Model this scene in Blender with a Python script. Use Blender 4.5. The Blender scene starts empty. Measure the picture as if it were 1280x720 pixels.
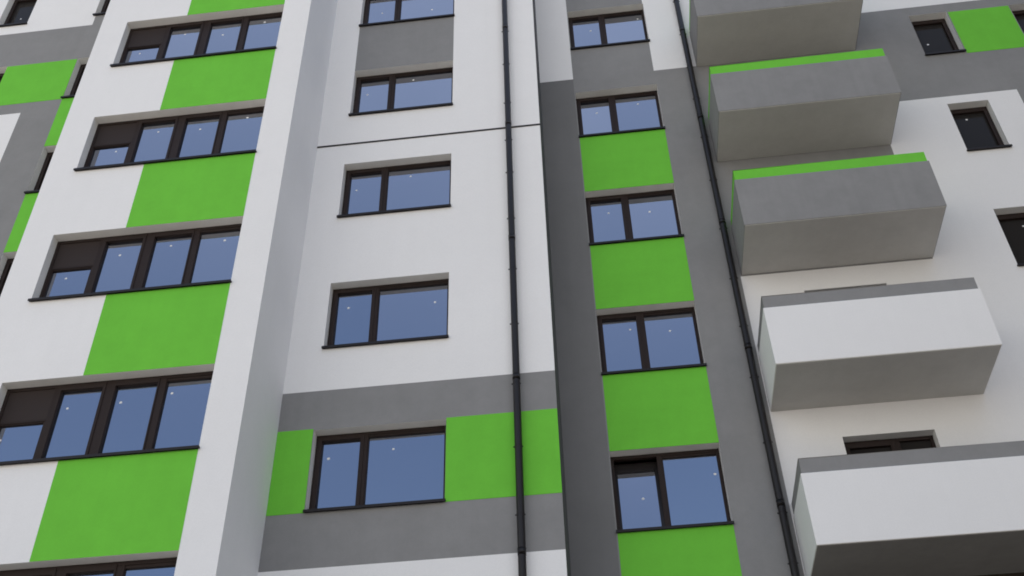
import bpy, bmesh, math, random
from mathutils import Matrix, Vector
random.seed(7)
S = bpy.context.scene
COL = S.collection
EYE = 1.6                                   # eye height of the camera above the ground

# ------------------------------------------------------------------ materials
def new_mat(name):
    m = bpy.data.materials.new(name); m.use_nodes = True
    nt = m.node_tree
    return m, nt, nt.nodes['Principled BSDF']

def plaster(name, col, var=0.05, rough=0.92, grain=0.22, streak=0.06, mottled=0.0):
    """Thin-coat facade render: fine grain, slow trowel undulation, faint rain streaks and blotches."""
    m, nt, b = new_mat(name); N = nt.nodes.new; L = nt.links.new
    tc = N('ShaderNodeTexCoord')
    big = N('ShaderNodeTexNoise'); big.inputs['Scale'].default_value = 0.55; big.inputs['Detail'].default_value = 5
    big.inputs['Roughness'].default_value = 0.62
    L(tc.outputs['Object'], big.inputs['Vector'])
    mp = N('ShaderNodeMapping'); mp.inputs['Scale'].default_value = (3.2, 3.2, 0.14)
    L(tc.outputs['Object'], mp.inputs['Vector'])
    st = N('ShaderNodeTexNoise'); st.inputs['Scale'].default_value = 1.6; st.inputs['Detail'].default_value = 6
    L(mp.outputs[0], st.inputs['Vector'])
    fine = N('ShaderNodeTexNoise'); fine.inputs['Scale'].default_value = 45; fine.inputs['Detail'].default_value = 3
    L(tc.outputs['Object'], fine.inputs['Vector'])
    med = N('ShaderNodeTexNoise'); med.inputs['Scale'].default_value = 3.0; med.inputs['Detail'].default_value = 7
    med.inputs['Roughness'].default_value = 0.7
    L(tc.outputs['Object'], med.inputs['Vector'])
    def rng(src, lo, hi, a=0.3, c=0.7):
        r = N('ShaderNodeMapRange'); r.inputs[1].default_value = a; r.inputs[2].default_value = c
        r.inputs[3].default_value = lo; r.inputs[4].default_value = hi
        L(src, r.inputs[0]); return r.outputs[0]
    def mul(a, c):
        x = N('ShaderNodeMath'); x.operation = 'MULTIPLY'; L(a, x.inputs[0]); L(c, x.inputs[1]); return x.outputs[0]
    f = mul(rng(big.outputs['Fac'], 1 - var, 1 + var), rng(st.outputs['Fac'], 1 - streak, 1.0, 0.25, 0.55))
    f = mul(f, rng(fine.outputs['Fac'], 1 - 0.018, 1 + 0.018))
    f = mul(f, rng(med.outputs['Fac'], 1 - var * 0.7 - mottled, 1 + var * 0.5))
    vm = N('ShaderNodeVectorMath'); vm.operation = 'SCALE'; vm.inputs[0].default_value = col
    L(f, vm.inputs['Scale']); L(vm.outputs[0], b.inputs['Base Color'])
    b.inputs['Roughness'].default_value = rough
    b.inputs['Specular IOR Level'].default_value = 0.25
    wav = N('ShaderNodeTexNoise'); wav.inputs['Scale'].default_value = 1.3; wav.inputs['Detail'].default_value = 2
    L(tc.outputs['Object'], wav.inputs['Vector'])
    b1 = N('ShaderNodeBump'); b1.inputs['Strength'].default_value = 0.35; b1.inputs['Distance'].default_value = 0.02
    L(wav.outputs['Fac'], b1.inputs['Height'])
    b2 = N('ShaderNodeBump'); b2.inputs['Strength'].default_value = grain; b2.inputs['Distance'].default_value = 0.004
    L(fine.outputs['Fac'], b2.inputs['Height']); L(b1.outputs[0], b2.inputs['Normal'])
    L(b2.outputs[0], b.inputs['Normal'])
    return m

M = {}
M['white'] = plaster('white_render', (0.81, 0.805, 0.805), 0.014, streak=0.012)
M['grey'] = plaster('grey_render', (0.255, 0.254, 0.255), 0.05, streak=0.035, mottled=0.03)
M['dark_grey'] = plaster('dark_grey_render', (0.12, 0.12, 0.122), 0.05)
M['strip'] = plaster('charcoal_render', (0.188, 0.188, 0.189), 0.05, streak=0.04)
M['green'] = plaster('green_render', (0.160, 0.545, 0.052), 0.045, streak=0.03, mottled=0.03)
M['reveal'] = plaster('reveal_render', (0.74, 0.74, 0.73), 0.04)
M['balcony_grey'] = plaster('blotchy_grey_render', (0.255, 0.254, 0.255), 0.06, streak=0.06, mottled=0.045)
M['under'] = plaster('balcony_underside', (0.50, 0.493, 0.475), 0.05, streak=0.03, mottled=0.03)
M['under_dark'] = plaster('dark_balcony_underside', (0.29, 0.283, 0.27), 0.06, mottled=0.03)  # darker underside colour, used on the lowest balcony only
M['brown'] = plaster('brown_render', (0.035, 0.028, 0.022), 0.06)

def simple(name, col, rough, spec=0.5, metal=0.0, noise=0.12, scale=6):
    m, nt, b = new_mat(name); N = nt.nodes.new; L = nt.links.new
    tc = N('ShaderNodeTexCoord'); n = N('ShaderNodeTexNoise'); n.inputs['Scale'].default_value = scale
    n.inputs['Detail'].default_value = 5
    L(tc.outputs['Object'], n.inputs['Vector'])
    r = N('ShaderNodeMapRange'); r.inputs[3].default_value = 1 - noise; r.inputs[4].default_value = 1 + noise
    L(n.outputs['Fac'], r.inputs[0])
    vm = N('ShaderNodeVectorMath'); vm.operation = 'SCALE'; vm.inputs[0].default_value = col
    L(r.outputs[0], vm.inputs['Scale']); L(vm.outputs[0], b.inputs['Base Color'])
    r2 = N('ShaderNodeMapRange'); r2.inputs[3].default_value = rough * 0.85; r2.inputs[4].default_value = min(1, rough * 1.15)
    L(n.outputs['Fac'], r2.inputs[0]); L(r2.outputs[0], b.inputs['Roughness'])
    b.inputs['Specular IOR Level'].default_value = spec; b.inputs['Metallic'].default_value = metal
    return m
M['frame'] = simple('brown_window_profile', (0.024, 0.0155, 0.0135), 0.6, 0.22)
M['panel'] = simple('brown_vent_panel', (0.034, 0.025, 0.023), 0.65, 0.2)
M['sill'] = simple('dark_sheet_metal', (0.014, 0.011, 0.0115), 0.5, 0.3)
M['pipe'] = simple('dark_pipe_coating', (0.013, 0.011, 0.0115), 0.45, 0.35)
M['joint'] = simple('dark_joint', (0.018, 0.015, 0.015), 0.7)
M['sticker'] = simple('white_glass_label', (0.78, 0.78, 0.78), 0.6)
M['ground'] = plaster('paving', (0.31, 0.285, 0.25), 0.15)
M['roof'] = simple('roof_felt', (0.06, 0.06, 0.06), 0.9)

def glass(name, ior, tint, base):
    m, nt, b = new_mat(name); N = nt.nodes.new; L = nt.links.new
    b.inputs['Base Color'].default_value = (*base, 1)
    b.inputs['Roughness'].default_value = 0.015
    b.inputs['IOR'].default_value = ior
    b.inputs['Specular Tint'].default_value = (*tint, 1)
    tc = N('ShaderNodeTexCoord'); n = N('ShaderNodeTexNoise'); n.inputs['Scale'].default_value = 1.1
    n.inputs['Detail'].default_value = 1
    L(tc.outputs['Object'], n.inputs['Vector'])
    bp = N('ShaderNodeBump'); bp.inputs['Strength'].default_value = 0.25; bp.inputs['Distance'].default_value = 0.01
    L(n.outputs['Fac'], bp.inputs['Height']); # no two panes are glazed perfectly plumb
    oi = N('ShaderNodeObjectInfo'); wn = N('ShaderNodeTexWhiteNoise'); wn.noise_dimensions = '1D'
    L(oi.outputs['Random'], wn.inputs['W'])
    sb = N('ShaderNodeVectorMath'); sb.operation = 'SUBTRACT'; sb.inputs[1].default_value = (0.5, 0.5, 0.5)
    L(wn.outputs['Color'], sb.inputs[0])
    sc = N('ShaderNodeVectorMath'); sc.operation = 'SCALE'; sc.inputs['Scale'].default_value = 0.07
    L(sb.outputs[0], sc.inputs[0])
    av = N('ShaderNodeVectorMath'); av.operation = 'ADD'; L(bp.outputs[0], av.inputs[0]); L(sc.outputs[0], av.inputs[1])
    nv = N('ShaderNodeVectorMath'); nv.operation = 'NORMALIZE'; L(av.outputs[0], nv.inputs[0])
    L(nv.outputs[0], b.inputs['Normal'])
    return m
M['glass'] = glass('double_glazing', 5.0, (0.87, 0.89, 1.0), (0.012, 0.016, 0.022))
M['dark_glass'] = glass('dark_glazing', 1.22, (1, 0.92, 0.85), (0.024, 0.022, 0.0215))

# ------------------------------------------------------------------ mesh helpers
class MB:
    def __init__(self): self.bm = bmesh.new(); self.slots = []
    def slot(self, mat):
        if mat not in self.slots: self.slots.append(mat)
        return self.slots.index(mat)
    def face(self, pts, mat):
        vs = [self.bm.verts.new(p) for p in pts]
        f = self.bm.faces.new(vs); f.material_index = self.slot(mat); return f
    def hull(self, quads, mat):
        idx = self.slot(mat)
        cache = {}
        for q in quads:
            vs = []
            for p in q:
                k = tuple(round(c, 6) for c in p)
                if k not in cache: cache[k] = self.bm.verts.new(p)
                vs.append(cache[k])
            f = self.bm.faces.new(vs); f.material_index = idx
    def prism(self, a, b, mat):
        """closed solid between two matching loops"""
        n = len(a)
        q = [a[::-1], b] + [[a[i], a[(i+1) % n], b[(i+1) % n], b[i]] for i in range(n)]
        self.hull(q, mat)
    def box(self, x0, x1, y0, y1, z0, z1, mat):
        self.prism([(x0,y0,z0),(x1,y0,z0),(x1,y1,z0),(x0,y1,z0)], [(x0,y0,z1),(x1,y0,z1),(x1,y1,z1),(x0,y1,z1)], mat)
    def ring(self, x0, x1, z0, z1, l, r, bt, t, y0, y1, mat):
        """mitred rectangular frame, front at y0"""
        o = [(x0,z0),(x1,z0),(x1,z1),(x0,z1)]
        i = [(x0+l,z0+bt),(x1-r,z0+bt),(x1-r,z1-t),(x0+l,z1-t)]
        for k in range(4):
            j = (k+1) % 4
            lo = [o[k], o[j], i[j], i[k]]
            self.prism([(p[0],y1,p[1]) for p in lo], [(p[0],y0,p[1]) for p in lo], mat)
    def tube(self, c, r, z0, z1, mat, n=20, r2=None):
        r2 = r if r2 is None else r2
        a = [(c[0]+r*math.cos(2*math.pi*k/n), c[1]+r*math.sin(2*math.pi*k/n), z0) for k in range(n)]
        b = [(c[0]+r2*math.cos(2*math.pi*k/n), c[1]+r2*math.sin(2*math.pi*k/n), z1) for k in range(n)]
        self.prism(a, b, mat)
    def build(self, name, parent=None, loc=(0,0,0), bevel=0, smooth=False):
        bmesh.ops.recalc_face_normals(self.bm, faces=self.bm.faces) if bevel or smooth else None
        me = bpy.data.meshes.new(name); self.bm.to_mesh(me); self.bm.free()
        for s in self.slots: me.materials.append(M[s])
        o = bpy.data.objects.new(name, me); COL.objects.link(o)
        o.location = loc
        if parent: o.parent = parent
        if bevel:
            md = o.modifiers.new('soft_edges', 'BEVEL'); md.width = bevel; md.segments = 2; md.limit_method = 'ANGLE'
        if smooth:
            for p in me.polygons: p.use_smooth = len(p.vertices) == 4
            o.modifiers.new('weighted', 'WEIGHTED_NORMAL') if not bevel else None
        return o

def copy_tree(o, parent):
    c = o.copy(); COL.objects.link(c); c.parent = parent
    for ch in list(o.children):
        d = ch.copy(); COL.objects.link(d); d.parent = c
    return c

# ------------------------------------------------------------------ the building
bld = bpy.data.objects.new('apartment_building', None); COL.objects.link(bld)
bld['label'] = 'new white and grey apartment block with lime green panels, brown framed windows and boxy balconies'
bld['category'] = 'apartment building'

TOP = 28.0
D0, D1, D2, DL, DB = 12.45, 13.97, 15.15, 14.10, 13.84      # distances of the facade planes and balcony fronts
XB0, XB1, XS, XE = -9.54, -5.12, -0.70, 14.0               # bay left/right, step to the stair strip, far right end
REV = 0.26
def Z(r, D): return r * D + EYE

def wall(D, x0, x1, z0, z1, holes, zones, base):
    mb = MB()
    xs = {x0, x1}; zs = {z0, z1}
    for h in holes: xs |= {h[0], h[1]}; zs |= {h[2], h[3]}
    for h in zones: xs |= {h[0], h[1]}; zs |= {h[2], h[3]}
    xs = sorted(x for x in xs if x0 <= x <= x1); zs = sorted(z for z in zs if z0 <= z <= z1)
    vert = {}
    def V(i, j):
        if (i, j) not in vert: vert[i, j] = mb.bm.verts.new((xs[i], D, zs[j]))
        return vert[i, j]
    for i in range(len(xs)-1):
        for j in range(len(zs)-1):
            if xs[i+1]-xs[i] < 1e-6 or zs[j+1]-zs[j] < 1e-6: continue
            cx = (xs[i]+xs[i+1])/2; cz = (zs[j]+zs[j+1])/2
            if any(h[0] < cx < h[1] and h[2] < cz < h[3] for h in holes): continue
            m = base
            for a in zones:
                if a[0] < cx < a[1] and a[2] < cz < a[3]: m = a[4]
            f = mb.bm.faces.new([V(i,j), V(i+1,j), V(i+1,j+1), V(i,j+1)]); f.material_index = mb.slot(m)
    for (a, b, c, d) in [h[:4] for h in holes]:
        y = D + REV
        mb.face([(a,D,c),(a,D,d),(a,y,d),(a,y,c)], 'reveal'); mb.face([(b,D,d),(b,D,c),(b,y,c),(b,y,d)], 'reveal')
        mb.face([(a,D,d),(b,D,d),(b,y,d),(a,y,d)], 'reveal'); mb.face([(b,D,c),(a,D,c),(a,y,c),(b,y,c)], 'reveal')
    return mb.build('wall', bld)

def panel(D, x0, x1, z0, z1):
    mb = MB(); mb.box(x0, x1, -0.005, 0.004, 0, z1 - z0, 'green')
    o = mb.build('green_panel', bld, (0, D, z0)); return o

# --- window kinds; origin at the left bottom corner of the opening, in the wall face
FY = 0.17
def sill_mesh(W):
    mb = MB(); t = 0.028
    # sloped sheet, front lip and up-turned ends
    mb.prism([(-0.018,-0.05,0.004),(-0.018,-0.05,0.03),(-0.018,FY+0.02,0.045),(-0.018,FY+0.02,0.02)],
             [(W+0.018,-0.05,0.004),(W+0.018,-0.05,0.03),(W+0.018,FY+0.02,0.045),(W+0.018,FY+0.02,0.02)], 'sill')
    mb.box(-0.018, W+0.018, -0.054, -0.044, -0.012, 0.0325, 'sill')
    return mb
def pane_obj(win, x0, x1, z0, z1, mat, y=FY+0.045):
    mb = MB(); mb.box(0, x1-x0, 0, 0.024, 0, z1-z0, mat)
    return mb.build('pane', win, (x0, y, z0))
def sticker_obj(win, x, z, y=FY+0.0435, s=1.0):
    mb = MB(); n = 12
    w, h = 0.021*s, 0.019*s
    a = [(w*math.copysign(abs(math.cos(t))**0.6, math.cos(t)), 0.0, h*math.copysign(abs(math.sin(t))**0.6, math.sin(t)))
         for t in [2*math.pi*(k+0.5)/n for k in range(n)]]
    mb.prism([(p[0],0.0015,p[2]) for p in a], a, 'sticker')
    return mb.build('glass_sticker', win, (x, y, z))

def two_pane(W, H, gl, gr, tilted=False):
    """narrow opening sash on the left, fixed light on the right. gl, gr: glass x-ranges"""
    mb = MB(); y0, y1 = FY, FY+0.075
    mb.ring(0.002, W-0.002, 0.022, H-0.002, 0.05, 0.05, 0.05, 0.055, y0, y1, 'frame')
    mx0, mx1 = gl[1]+0.05, gr[0]-0.012
    mb.box(mx0, mx1, y0+0.001, y1, 0.072, H-0.057, 'frame')
    # glazing bead ring of the fixed light
    mb.ring(mx1-0.002, W-0.05, 0.07, H-0.055, gr[0]-mx1+0.002, max(0.004, W-0.05-gr[1]), 0.02, 0.035, y0+0.012, y1-0.002, 'frame')
    if not tilted:
        mb.ring(0.035, mx0+0.012, 0.06, H-0.043, gl[0]-0.035, mx0+0.012-gl[1], 0.06, 0.065, y0-0.012, y1-0.006, 'frame')
    win = mb.build('window', bld, bevel=0.003)
    sill_mesh(W).build('sill', win)
    pane_obj(win, gr[0]-0.01, gr[1]+0.01, 0.08, H-0.08, 'glass')
    if not tilted:
        pane_obj(win, gl[0]-0.01, gl[1]+0.01, 0.11, H-0.10, 'glass')
    else:
        s = MB(); h = H-0.043-0.06
        s.ring(0, mx0+0.012-0.035, 0, h, gl[0]-0.035, mx0+0.012-gl[1], 0.06, 0.15, 0, 0.068, 'sill')
        so = s.build('tilted_sash', win, (0.035, y0-0.004, 0.06), bevel=0.003); so.rotation_euler = (-math.radians(7.0), 0, 0)
        so['label'] = 'left sash tilted open inwards'
        p = MB(); p.box(gl[0]-0.045, gl[1]-0.025, 0.042, 0.064, 0.05, h-0.13, 'glass')
        po = p.build('pane', win, (0.035, y0-0.004, 0.06)); po.rotation_euler = (-math.radians(7.0), 0, 0)
    return win

def four_pane(W, H):
    mb = MB(); y0, y1 = FY, FY+0.075
    mb.ring(0.002, W-0.002, 0.022, H-0.002, 0.05, 0.05, 0.05, 0.06, y0, y1, 'frame')
    posts = [(0.775, 0.865), (1.57, 1.705), (2.405, 2.525)]
    for a, b in posts: mb.box(a, b, y0+0.001, y1, 0.072, H-0.062, 'frame')
    tr = 0.85
    mb.box(0.052, 0.775, y0+0.001, y1-0.004, tr-0.01, tr+0.03, 'frame')
    def sash(a, b, z0, z1, l, r, bt, t, dy): mb.ring(a, b, z0, z1, l, r, bt, t, y0+dy, y1-0.006+dy*0.2, 'frame')
    sash(0.05, 0.777, 0.07, tr-0.008, 0.022, 0.03, 0.02, 0.02, 0.012)
    sash(0.845, 1.585, 0.06, H-0.045, 0.045, 0.045, 0.06, 0.075, -0.012)
    sash(1.69, 2.42, 0.06, H-0.045, 0.05, 0.025, 0.06, 0.075, -0.012)
    sash(2.523, W-0.05, 0.07, H-0.06, 0.006, 0.006, 0.02, 0.045, 0.012)
    # dark groove in the doubled post
    win = mb.build('window', bld, bevel=0.003)
    sill_mesh(W).build('sill', win)
    p = MB(); p.box(0.05, 0.777, 0, 0.03, tr+0.026, H-0.058, 'panel')
    p.build('vent_panel', win, (0, y0+0.016, 0))
    pane_obj(win, 0.065, 0.755, 0.085, tr-0.02, 'glass')
    for a, b in ((0.885, 1.545), (1.735, 2.4), (2.525, W-0.054)):
        pane_obj(win, a, b, 0.11 if b < 2.5 else 0.085, H-0.1, 'glass')
    return win

def one_pane(W, H, mat='dark_glass'):
    mb = MB(); y0, y1 = FY, FY+0.075
    mb.ring(0.002, W-0.002, 0.022, H-0.002, 0.045, 0.045, 0.05, 0.06, y0, y1, 'frame')
    mb.ring(0.032, W-0.032, 0.06, H-0.045, 0.062, 0.062, 0.06, 0.085, y0-0.012, y1-0.006, 'frame')
    win = mb.build('window', bld, bevel=0.003)
    sill_mesh(W).build('sill', win)
    pane_obj(win, 0.085, W-0.085, 0.11, H-0.12, mat)
    return win

def stick(win, D, org, pts):
    """glass labels given as (X/D, Z/D) measured on the glass plane"""
    y = FY+0.0435
    for (a, b) in pts:
        g = D + y
        sticker_obj(win, a*g-org[0], b*g+EYE-org[1], y, random.uniform(0.85, 1.1))

# --- left projecting bay -------------------------------------------------
BX0, BX1 = -0.7215*D0, -0.456*D0; BW, BH = BX1-BX0, 1.49
rows = [0.670-0.2444, 0.670, 0.9177, 1.1630, 1.4030, 1.4030+0.2420]
heads = [0.5500, 0.7935, 1.0372, 1.2795, 1.5212, 1.7640]
stk0 = {1: [(-.6992,.7051),(-.6274,.7426),(-.5627,.7444),(-.5018,.7514)], 2: [(-.6826,.9535),(-.6167,.9864),(-.5485,.9946),(-.4753,.9948)],
        3: [(-.6690,1.198),(-.612,1.232),(-.548,1.228),(-.4790,1.243)], 4: [(-.6815,1.4312),(-.6139,1.4701),(-.5491,1.4567),(-.4832,1.4784)],
        0: [(-.62,.49),(-.55,.50)], 5: [(-.61,1.71)]}
holes = []
proto = None
for k, (s, h) in enumerate(zip(rows, heads)):
    z0 = Z(s, D0); z1 = z0 + BH
    holes.append((BX0, BX1, z0, z1))
    if proto is None: proto = four_pane(BW, BH); w = proto
    else: w = copy_tree(proto, bld)
    w.location = (BX0, D0, z0)
    w['_stk'] = k
bay_windows = [o for o in bld.children if o.name.startswith('window')]
for w in bay_windows:
    k = w['_stk']; del w['_stk']
    stick(w, D0, (w.location.x, w.location.z), stk0[k])
wall(D0, XB0, XB1, 0, TOP, holes, [], 'white')
for k in range(1, 6): panel(D0, -0.6195*D0, BX1-0.002, holes[k-1][3]+0.002, holes[k][2]-0.004)
panel(D0, -0.6195*D0, BX1-0.002, 3.4, holes[0][2]-0.004)
def side(x, ya, yb, face, mat, zs=((0, TOP),)):
    mb = MB()
    for (a, b) in zs:
        q = [(x,ya,a),(x,yb,a),(x,yb,b),(x,ya,b)]
        mb.face(q if face > 0 else q[::-1], mat)
    return mb.build('side_wall', bld)
side(XB1, D0, D1, 1, 'white'); side(XB0, D0, DL, -1, 'white')

# --- middle facade -----------------------------------------------------
CX0, CX1 = -0.3243*D1, -0.1742*D1; CW, CH = CX1-CX0, 1.46
rows1 = [0.5768-0.2147, 0.5768, 0.7957, 1.0142, 1.2202, 1.4352, 1.65]
stk1 = {1: [(-.3044,.6431),(-.2323,.6486)], 2: [(-.2983,.8576),(-.1909,.8541)], 3: [(-.3031,1.0648),(-.2295,1.0818)],
        4: [(-.3011,1.2661),(-.2334,1.289)], 5: [(-.2899,1.4668),(-.2098,1.4612)], 0: [(-.30,.43)], 6: [(-.3,1.7)]}
holes = []; mids = []; proto = None
for k, s in enumerate(rows1):
    z0 = Z(s, D1)+0.012
    holes.append((CX0, CX1, z0, z0+CH))
    if proto is None: proto = w = two_pane(CW, CH, (0.10, 0.712), (0.842, CW-0.052))
    else: w = copy_tree(proto, bld)
    w.location = (CX0, D1, z0); mids.append((w, k))
for w, k in mids: stick(w, D1, (w.location.x, w.location.z), stk1[k])
wall(D1, XB1, XS, 0, TOP, holes,
     [(XB1, XS, Z(.5133, D1), Z(.7360, D1), 'grey'), (CX0, CX1, holes[4][3], holes[6][2], 'grey')], 'white')
gz = (Z(.5778, D1), Z(.6836, D1))
panel(D1, XB1+0.003, CX0-0.012, *gz); panel(D1, CX1+0.004, XS, *gz)
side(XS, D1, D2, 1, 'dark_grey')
mb = MB(); zz = Z(1.1603, D1); mb.box(XB1+0.002, XS+0.012, -0.012, 0.002, -0.02, 0.02, 'joint')
mb.build('expansion_joint', bld, (0, D1, zz))

# --- stair strip and balcony wall (one plane) ---------------------------
SX0, SX1 = 0.0030*D2, 0.1188*D2; SW, SH = SX1-SX0, 1.46
rows2 = [0.5256-0.197, 0.5256, 0.7222, 0.9215, 1.1231, 1.3180, 1.515]
stk2 = {1: [(.1094,.5854)], 2: [(.0402,.7848),(.0854,.7777)], 3: [(.0306,.976),(.0824,.9713)], 4: [(.0301,1.1718),(.0882,1.1818)],
        5: [(.0347,1.361),(.1071,1.3775)], 0: [(.03,.38)], 6: [(.03,1.56)]}
gl, gr = (0.092, 0.695), (0.842, SW-0.047)
shol = []; mids = []; proto = None
for k, s in enumerate(rows2):
    z0 = Z(s, D2)+0.012
    shol.append((SX0, SX1, z0, z0+SH))
    if k == 1:
        w = two_pane(SW, SH, gl, gr, tilted=True)
        w['label'] = 'brown framed window with its left sash tilted open'
        st = sticker_obj(w, 0.46, 0.72, FY+0.1165)
        st.rotation_euler = (-math.radians(7.0), 0, 0)
    elif proto is None: proto = w = two_pane(SW, SH, gl, gr)
    else: w = copy_tree(proto, bld)
    w.location = (SX0, D2, z0); mids.append((w, k))
for w, k in mids: stick(w, D2, (w.location.x, w.location.z), stk2[k])
holes = list(shol)
# narrow windows right of the balconies
RX0, RX1 = 0.4924*D2, 0.5455*D2; RW, RH = RX1-RX0, 1.42
QX0 = 0.6335*D2
nar = []
proto = one_pane(RW, RH); first = True
for k, (x, s, stks) in enumerate([(RX0, 1.2186, [(.5016,1.2438)]), (RX0, 1.0217, [(.5079,1.082)]), (RX0, 0.8250, [(.5176,.8874)]),
                                  (QX0, 1.2186, []), (RX0, 0.629, []), (QX0, 1.0217, []), (QX0, .825, []), (RX0, 1.415, [])]):
    z0 = Z(s, D2)+0.012
    w = proto if first else copy_tree(proto, bld)
    first = False
    w.location = (x, D2, z0); holes.append((x, x+RW, z0, z0+RH)); nar.append((w, stks))
for w, stks in nar: stick(w, D2, (w.location.x, w.location.z), stks)
# balcony doors
bal_z = [0.4975*DB, 0.7183*DB, 0.9327*DB, 1.1490*DB, 1.3680*DB]
DX0, DX1 = 0.2464*D2, 0.3409*D2
def door_mesh(W, H):
    mb = MB(); y0, y1 = FY, FY+0.075
    mb.ring(0.002, W-0.002, 0.0, H-0.002, 0.05, 0.05, 0.05, 0.06, y0, y1, 'frame')
    mb.box(0.80, 0.90, y0+0.001, y1, 0.05, H-0.062, 'frame')
    mb.ring(0.035, 0.815, 0.03, H-0.045, 0.07, 0.07, 0.09, 0.08, y0-0.012, y1-0.006, 'frame')
    mb.box(0.898, W-0.052, y0+0.003, y1-0.01, 0.80, 0.88, 'frame')
    d = mb.build('balcony_door', bld, bevel=0.003)
    pane_obj(d, 0.10, 0.75, 0.11, H-0.115, 'dark_glass'); pane_obj(d, 0.895, W-0.05, 0.045, H-0.06, 'dark_glass')
    h = MB(); h.box(0.765, 0.79, y0-0.05, y0-0.01, 1.0, 1.03, 'sill'); h.box(0.765, 0.785, y0-0.065, y0-0.05, 0.93, 1.03, 'sill')
    h.build('handle', d)
    return d
proto = None
for k, bz in enumerate(bal_z):
    z0 = bz+EYE+0.24; z1 = bz + EYE + 2.47
    if proto is None: proto = d = door_mesh(DX1-DX0, z1-z0)
    else: d = copy_tree(proto, bld)
    d.location = (DX0, D2, z0); holes.append((DX0, DX1, z0, z1))
GX = 0.1776*D2
zones = [(XS, GX, 0, Z(1.2510, D2), 'grey'),                       # grey stair strip
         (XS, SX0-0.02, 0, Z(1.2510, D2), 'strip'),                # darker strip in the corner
         (SX0-0.02, SX1+0.004, Z(1.2510, D2), TOP, 'grey'),         # grey between the top stair windows
         (GX, XE, Z(1.1312, D2), Z(1.3325, D2), 'grey'),           # grey band
         (0.1178*D2, 0.179*D2, Z(1.2510, D2), TOP, 'white'),
         (GX, 0.4020*D2, Z(0.8497, D2), Z(1.1312, D2), 'grey'),    # grey field behind the upper balconies
         (0.5872*D2, XE, 0, Z(1.3325, D2), 'grey'),
         (GX, 0.5872*D2, 0, Z(0.4545, D2), 'brown')]               # dark ground storey
wall(D2, XS, XE, 0, TOP, holes, zones, 'white')
for k in range(1, 5): panel(D2, SX0+0.002, SX1+0.002, shol[k-1][3]+0.003, shol[k][2]-0.004)
panel(D2, RX1+0.03, QX0-0.02, Z(1.2165, D2), Z(1.3118, D2))

# --- left recessed wing --------------------------------------------------
LX0 = -0.7855*DL; LW, LH = 1.05, 1.42
holes = []; proto = None
for k, s in enumerate([0.911, 1.1248, 1.3350, 1.5505]):
    z0 = Z(s, DL)+0.012
    if proto is None: proto = w = one_pane(LW, LH)
    else: w = copy_tree(proto, bld)
    w.location = (LX0, DL, z0); holes.append((LX0, LX0+LW, z0, z0+LH))
KX0 = -0.957*DL; KW = 0.054*DL; proto2 = None
for k, s in enumerate([1.3350, 1.5490]):
    z0 = Z(s, DL)+0.012
    if proto2 is None: proto2 = w = one_pane(KW, LH)
    else: w = copy_tree(proto2, bld)
    w.location = (KX0, DL, z0); holes.append((KX0, KX0+KW, z0, z0+LH))
stick(w, DL, (w.location.x, w.location.z), [(-.918, 1.568)])
wall(DL, -19, XB0, 0, TOP, holes,
     [(-19, XB0, 0, Z(1.5265, DL), 'grey'), (-19, -0.846*DL, 0, Z(1.3125, DL), 'white'), (-0.7825*DL, XB0, Z(1.43, DL), Z(1.551, DL), 'grey')], 'white')
panel(DL, KX0+KW+0.003, LX0-0.003, Z(1.3358, DL), Z(1.4352, DL))
for k in (1, 2): panel(DL, LX0, LX0+LW, holes[k-1][3]+0.003, holes[k][2]-0.004)

# --- closing walls and roof ---------------------------------------------
# made-up wing, out of view to the right, added to shade the balcony wall
mb = MB(); mb.box(XE, XE+13, 1.5, 28, 0, TOP, 'grey'); mb.build('added_shade_wing', bld)
mb = MB(); mb.face([(-19,28,0),(-19,DL,0),(-19,DL,TOP),(-19,28,TOP)], 'white'); mb.build('end_wall', bld)
mb = MB(); mb.face([(XE,28,0),(-19,28,0),(-19,28,TOP),(XE,28,TOP)], 'white'); mb.build('rear_wall', bld)
mb = MB()
for x0, x1, y in ((-19, XB0, DL), (XB0, XB1, D0), (XB1, XS, D1), (XS, XE, D2)):
    mb.box(x0-(0.08 if y < 14.05 else 0), x1+(0.08 if y < 14.05 else 0), y-0.08, 28.08, TOP, TOP+0.12+0.01*(15-y), 'roof')
mb.build('roof', bld)

# --- balconies ---------------------------------------------------------
def balcony(body, strip):
    x0, x1 = 2.706, 6.105; dp = D2-DB; T = 0.16
    h0, h1 = 1.12, 1.37
    hs = h0
    mb = MB()
    # outer cladding: front and two cheeks, butted as one U-shaped shell
    o = [(x0,dp),(x0,0),(x1,0),(x1,dp)]; i = [(x0+T,dp),(x0+T,T),(x1-T,T),(x1-T,dp)]
    for k in range(3):
        lo = [o[k], o[k+1], i[k+1], i[k]]
        mb.prism([(p[0],p[1],0) for p in lo], [(p[0],p[1],hs) for p in lo], body)
    b = mb.build('balcony', bld)
    bmesh_fix(b)
    mb = MB(); e = 0.02
    o = [(x0+e,dp),(x0+e,e),(x1-e,e),(x1-e,dp)]; i = [(x0+T-e,dp),(x0+T-e,T-e),(x1-T+e,T-e),(x1-T+e,dp)]
    for k in range(3):
        lo = [o[k], o[k+1], i[k+1], i[k]]
        mb.prism([(p[0],p[1],hs-0.004) for p in lo], [(p[0],p[1],h1) for p in lo], strip)
    bmesh_fix(mb.build('parapet_band', b))
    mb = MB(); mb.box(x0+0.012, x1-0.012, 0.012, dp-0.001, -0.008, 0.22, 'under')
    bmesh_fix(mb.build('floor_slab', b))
    return b
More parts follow.
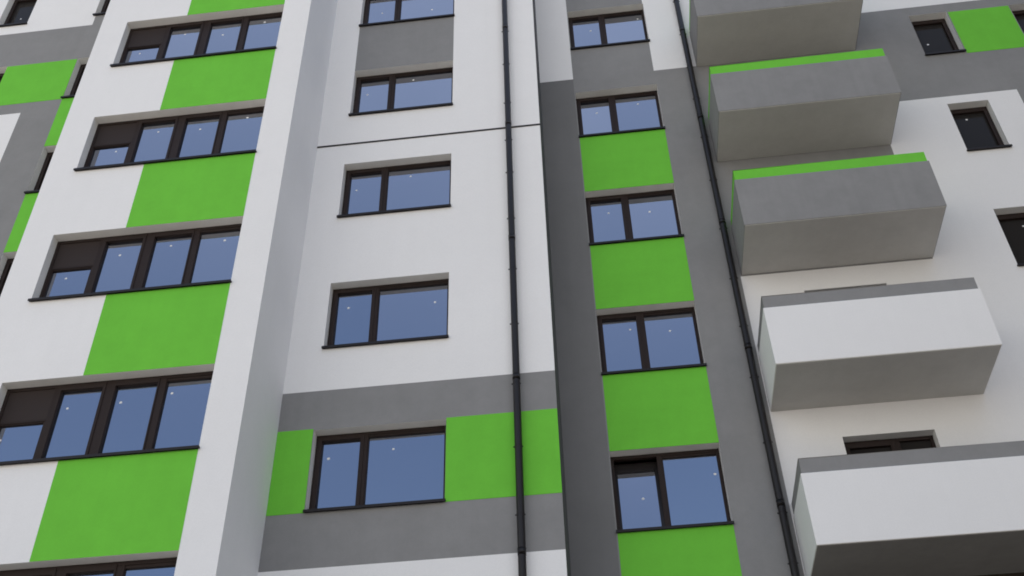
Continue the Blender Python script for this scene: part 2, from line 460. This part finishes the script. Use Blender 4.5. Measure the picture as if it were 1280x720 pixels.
def bmesh_fix(o):
    bm = bmesh.new(); bm.from_mesh(o.data)
    bmesh.ops.remove_doubles(bm, verts=bm.verts, dist=1e-5)
    # drop the hidden inner faces shared by butted segments
    seen = {}
    for f in bm.faces: seen.setdefault(tuple(round(c, 4) for c in f.calc_center_median()), []).append(f)
    dup = [f for fs in seen.values() if len(fs) > 1 for f in fs]
    bmesh.ops.delete(bm, geom=dup, context='FACES')
    bmesh.ops.recalc_face_normals(bm, faces=bm.faces)
    bm.to_mesh(o.data); bm.free()
    md = o.modifiers.new('soft_edges', 'BEVEL'); md.width = 0.008; md.segments = 2; md.limit_method = 'ANGLE'
bw = balcony('white', 'grey'); bw2 = copy_tree(bw, bld); bg = balcony('balcony_grey', 'green')
blist = [(bw, 0, 'white balcony with a grey top band, lowest of the five'), (bw2, 1, 'white balcony with a grey top band, just below the grey balconies'),
         (bg, 2, 'lowest of the three grey balconies with green top bands'), (copy_tree(bg, bld), 3, 'middle one of the three grey balconies with green top bands'),
         (copy_tree(bg, bld), 4, 'topmost of the three grey balconies with green top bands')]
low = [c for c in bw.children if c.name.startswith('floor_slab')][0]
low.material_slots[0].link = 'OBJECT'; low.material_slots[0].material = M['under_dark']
for b, k, lab in blist:
    b.location = (0, DB, bal_z[k]+EYE); b['label'] = lab

# --- downpipes ----------------------------------------------------------
def downpipe(x, wallY, r, joints, clamps, lab):
    y = wallY - r - 0.045
    mb = MB(); mb.tube((0, 0), r, 0.3, TOP, 'pipe', 24)
    p = mb.build('downpipe', bld, (x, y, 0), smooth=True); p['label'] = lab
    for z in joints:
        mb = MB(); mb.tube((0,0), r+0.003, z-0.07, z+0.03, 'pipe', 24); mb.tube((0,0), r+0.005, z+0.03, z+0.04, 'pipe', 24)
        mb.build('pipe_socket', p, smooth=True)
    for z in clamps:
        mb = MB(); mb.tube((0,0), r+0.002, z-0.012, z+0.012, 'sill', 24)
        mb.box(-r-0.02, -r+0.004, -0.008, 0.008, z-0.008, z+0.008, 'sill')
        mb.box(r-0.004, r+0.012, -0.008, 0.008, z-0.008, z+0.008, 'sill')
        mb.box(-0.008, 0.008, r-0.002, r+0.05, z-0.008, z+0.008, 'sill')
        mb.build('pipe_clamp', p)
yc = D1-0.105
downpipe(-0.0943*yc, D1, 0.058, [Z(r, yc) for r in (.5150,.7320,.9500,1.1700,1.3929)],
         [Z(r, yc) for r in (.5559,.6385,.722,.8092,.8961,.9836,1.07,1.135,1.2143,1.3027,1.383,1.47)], 'dark downpipe on the white and green facade')
yr = D2-0.105
downpipe(0.1695*yr, D2, 0.060, [Z(r, yr) for r in (.5461,.7450,.9414,1.141,1.338)],
         [Z(r, yr) for r in (.48,.535,.618,.7027,.775,.8477,.93,1.017,1.10,1.18,1.25,1.3277,1.41)], 'dark downpipe beside the balconies')

# ------------------------------------------------------------------ ground
mb = MB(); R = 900
mb.face([(-R,-R,0),(R,-R,0),(R,R,0),(-R,R,0)], 'ground')
g = mb.build('ground'); g['kind'] = 'structure'; g['label'] = 'pale paved ground in front of the apartment block'

# ------------------------------------------------------------------ light
CLOUD, CLOUD_TOP = (7.05, 7.0, 6.62, 1), 0.06
SUN_EL, SUN_AZ = math.radians(72), 0.0        # the sun stands behind the block: the whole front is in open shade
W = bpy.data.worlds.new('World'); S.world = W; W.use_nodes = True
nt = W.node_tree; bgd = nt.nodes['Background']
sky = nt.nodes.new('ShaderNodeTexSky'); sky.sky_type = 'NISHITA'; sky.sun_disc = False
sky.sun_elevation = SUN_EL; sky.sun_rotation = SUN_AZ
sky.air_density = 1.0; sky.dust_density = 2.2; sky.ozone_density = 1.0
# sunlit bank of low cloud round the horizon, ragged on top
N = nt.nodes.new; L = nt.links.new
tc = N('ShaderNodeTexCoord'); sep = N('ShaderNodeSeparateXYZ'); L(tc.outputs['Generated'], sep.inputs[0])
cn = N('ShaderNodeTexNoise'); cn.inputs['Scale'].default_value = 3.2; cn.inputs['Detail'].default_value = 7
L(tc.outputs['Generated'], cn.inputs['Vector'])
ad = N('ShaderNodeMath'); ad.operation = 'MULTIPLY_ADD'; ad.inputs[1].default_value = -0.45
L(cn.outputs['Fac'], ad.inputs[0])
lean = N('ShaderNodeMath'); lean.operation = 'MULTIPLY_ADD'; lean.inputs[1].default_value = 0.08      # the bank stands higher to the west
L(sep.outputs['X'], lean.inputs[0]); L(sep.outputs['Z'], lean.inputs[2]); L(lean.outputs[0], ad.inputs[2])
mk = N('ShaderNodeMapRange'); mk.interpolation_type = 'SMOOTHSTEP'
mk.inputs[1].default_value = CLOUD_TOP; mk.inputs[2].default_value = CLOUD_TOP+0.10; mk.inputs[3].default_value = 1; mk.inputs[4].default_value = 0
L(ad.outputs[0], mk.inputs[0])
mx = N('ShaderNodeMix'); mx.data_type = 'RGBA'
L(mk.outputs[0], mx.inputs[0]); L(sky.outputs[0], mx.inputs[6]); mx.inputs[7].default_value = CLOUD
# thin high haze that thickens towards the sun overhead
hz = N('ShaderNodeTexNoise'); hz.inputs['Scale'].default_value = 1.7; hz.inputs['Detail'].default_value = 5
L(tc.outputs['Generated'], hz.inputs['Vector'])
hm = N('ShaderNodeMapRange'); hm.interpolation_type = 'SMOOTHSTEP'
hm.inputs[1].default_value = 0.54; hm.inputs[2].default_value = 0.95; hm.inputs[3].default_value = 0; hm.inputs[4].default_value = 0.42
L(sep.outputs['Z'], hm.inputs[0])
hr = N('ShaderNodeMapRange'); hr.inputs[1].default_value = 0.3; hr.inputs[2].default_value = 0.7; hr.inputs[3].default_value = 0.7; hr.inputs[4].default_value = 1.2
L(hz.outputs['Fac'], hr.inputs[0])
hp = N('ShaderNodeMath'); hp.operation = 'MULTIPLY'; L(hm.outputs[0], hp.inputs[0]); L(hr.outputs[0], hp.inputs[1])
m2 = N('ShaderNodeMix'); m2.data_type = 'RGBA'
L(hp.outputs[0], m2.inputs[0]); L(mx.outputs[2], m2.inputs[6]); m2.inputs[7].default_value = (5.2, 6.1, 7.7, 1)
L(m2.outputs[2], bgd.inputs['Color']); bgd.inputs['Strength'].default_value = 0.12
sd = bpy.data.lights.new('sun', 'SUN'); sd.energy = 3.6; sd.angle = math.radians(0.5); sd.color = (1.0, 0.95, 0.87)
so = bpy.data.objects.new('sun', sd); COL.objects.link(so)
d = Vector((math.sin(SUN_AZ)*math.cos(SUN_EL), math.cos(SUN_AZ)*math.cos(SUN_EL), math.sin(SUN_EL)))
so.rotation_euler = d.to_track_quat('Z', 'Y').to_euler(); so.location = (0, 40, 60)

# ------------------------------------------------------------------ camera
yaw, pitch, roll = -0.0958043, 0.7110117, -0.0305304
fwd = Vector((math.sin(yaw)*math.cos(pitch), math.cos(yaw)*math.cos(pitch), math.sin(pitch)))
r0 = fwd.cross(Vector((0,0,1))).normalized(); u0 = r0.cross(fwd)
r = math.cos(roll)*r0 + math.sin(roll)*u0; u = -math.sin(roll)*r0 + math.cos(roll)*u0
cd = bpy.data.cameras.new('camera'); cam = bpy.data.objects.new('camera', cd); COL.objects.link(cam)
cam.matrix_world = Matrix(((r.x,u.x,-fwd.x,0),(r.y,u.y,-fwd.y,0),(r.z,u.z,-fwd.z,EYE),(0,0,0,1)))
cd.sensor_width = 36; cd.lens = 1360.218/1280*36; cd.clip_end = 3000; cd.clip_start = 0.05
S.camera = cam

S.render.engine = 'CYCLES'
S.cycles.filter_width = 1.8
v = S.view_settings
v.view_transform = 'Standard'; v.look = 'None'; v.gamma = 1.0; v.use_curve_mapping = False
v.exposure = 0.78
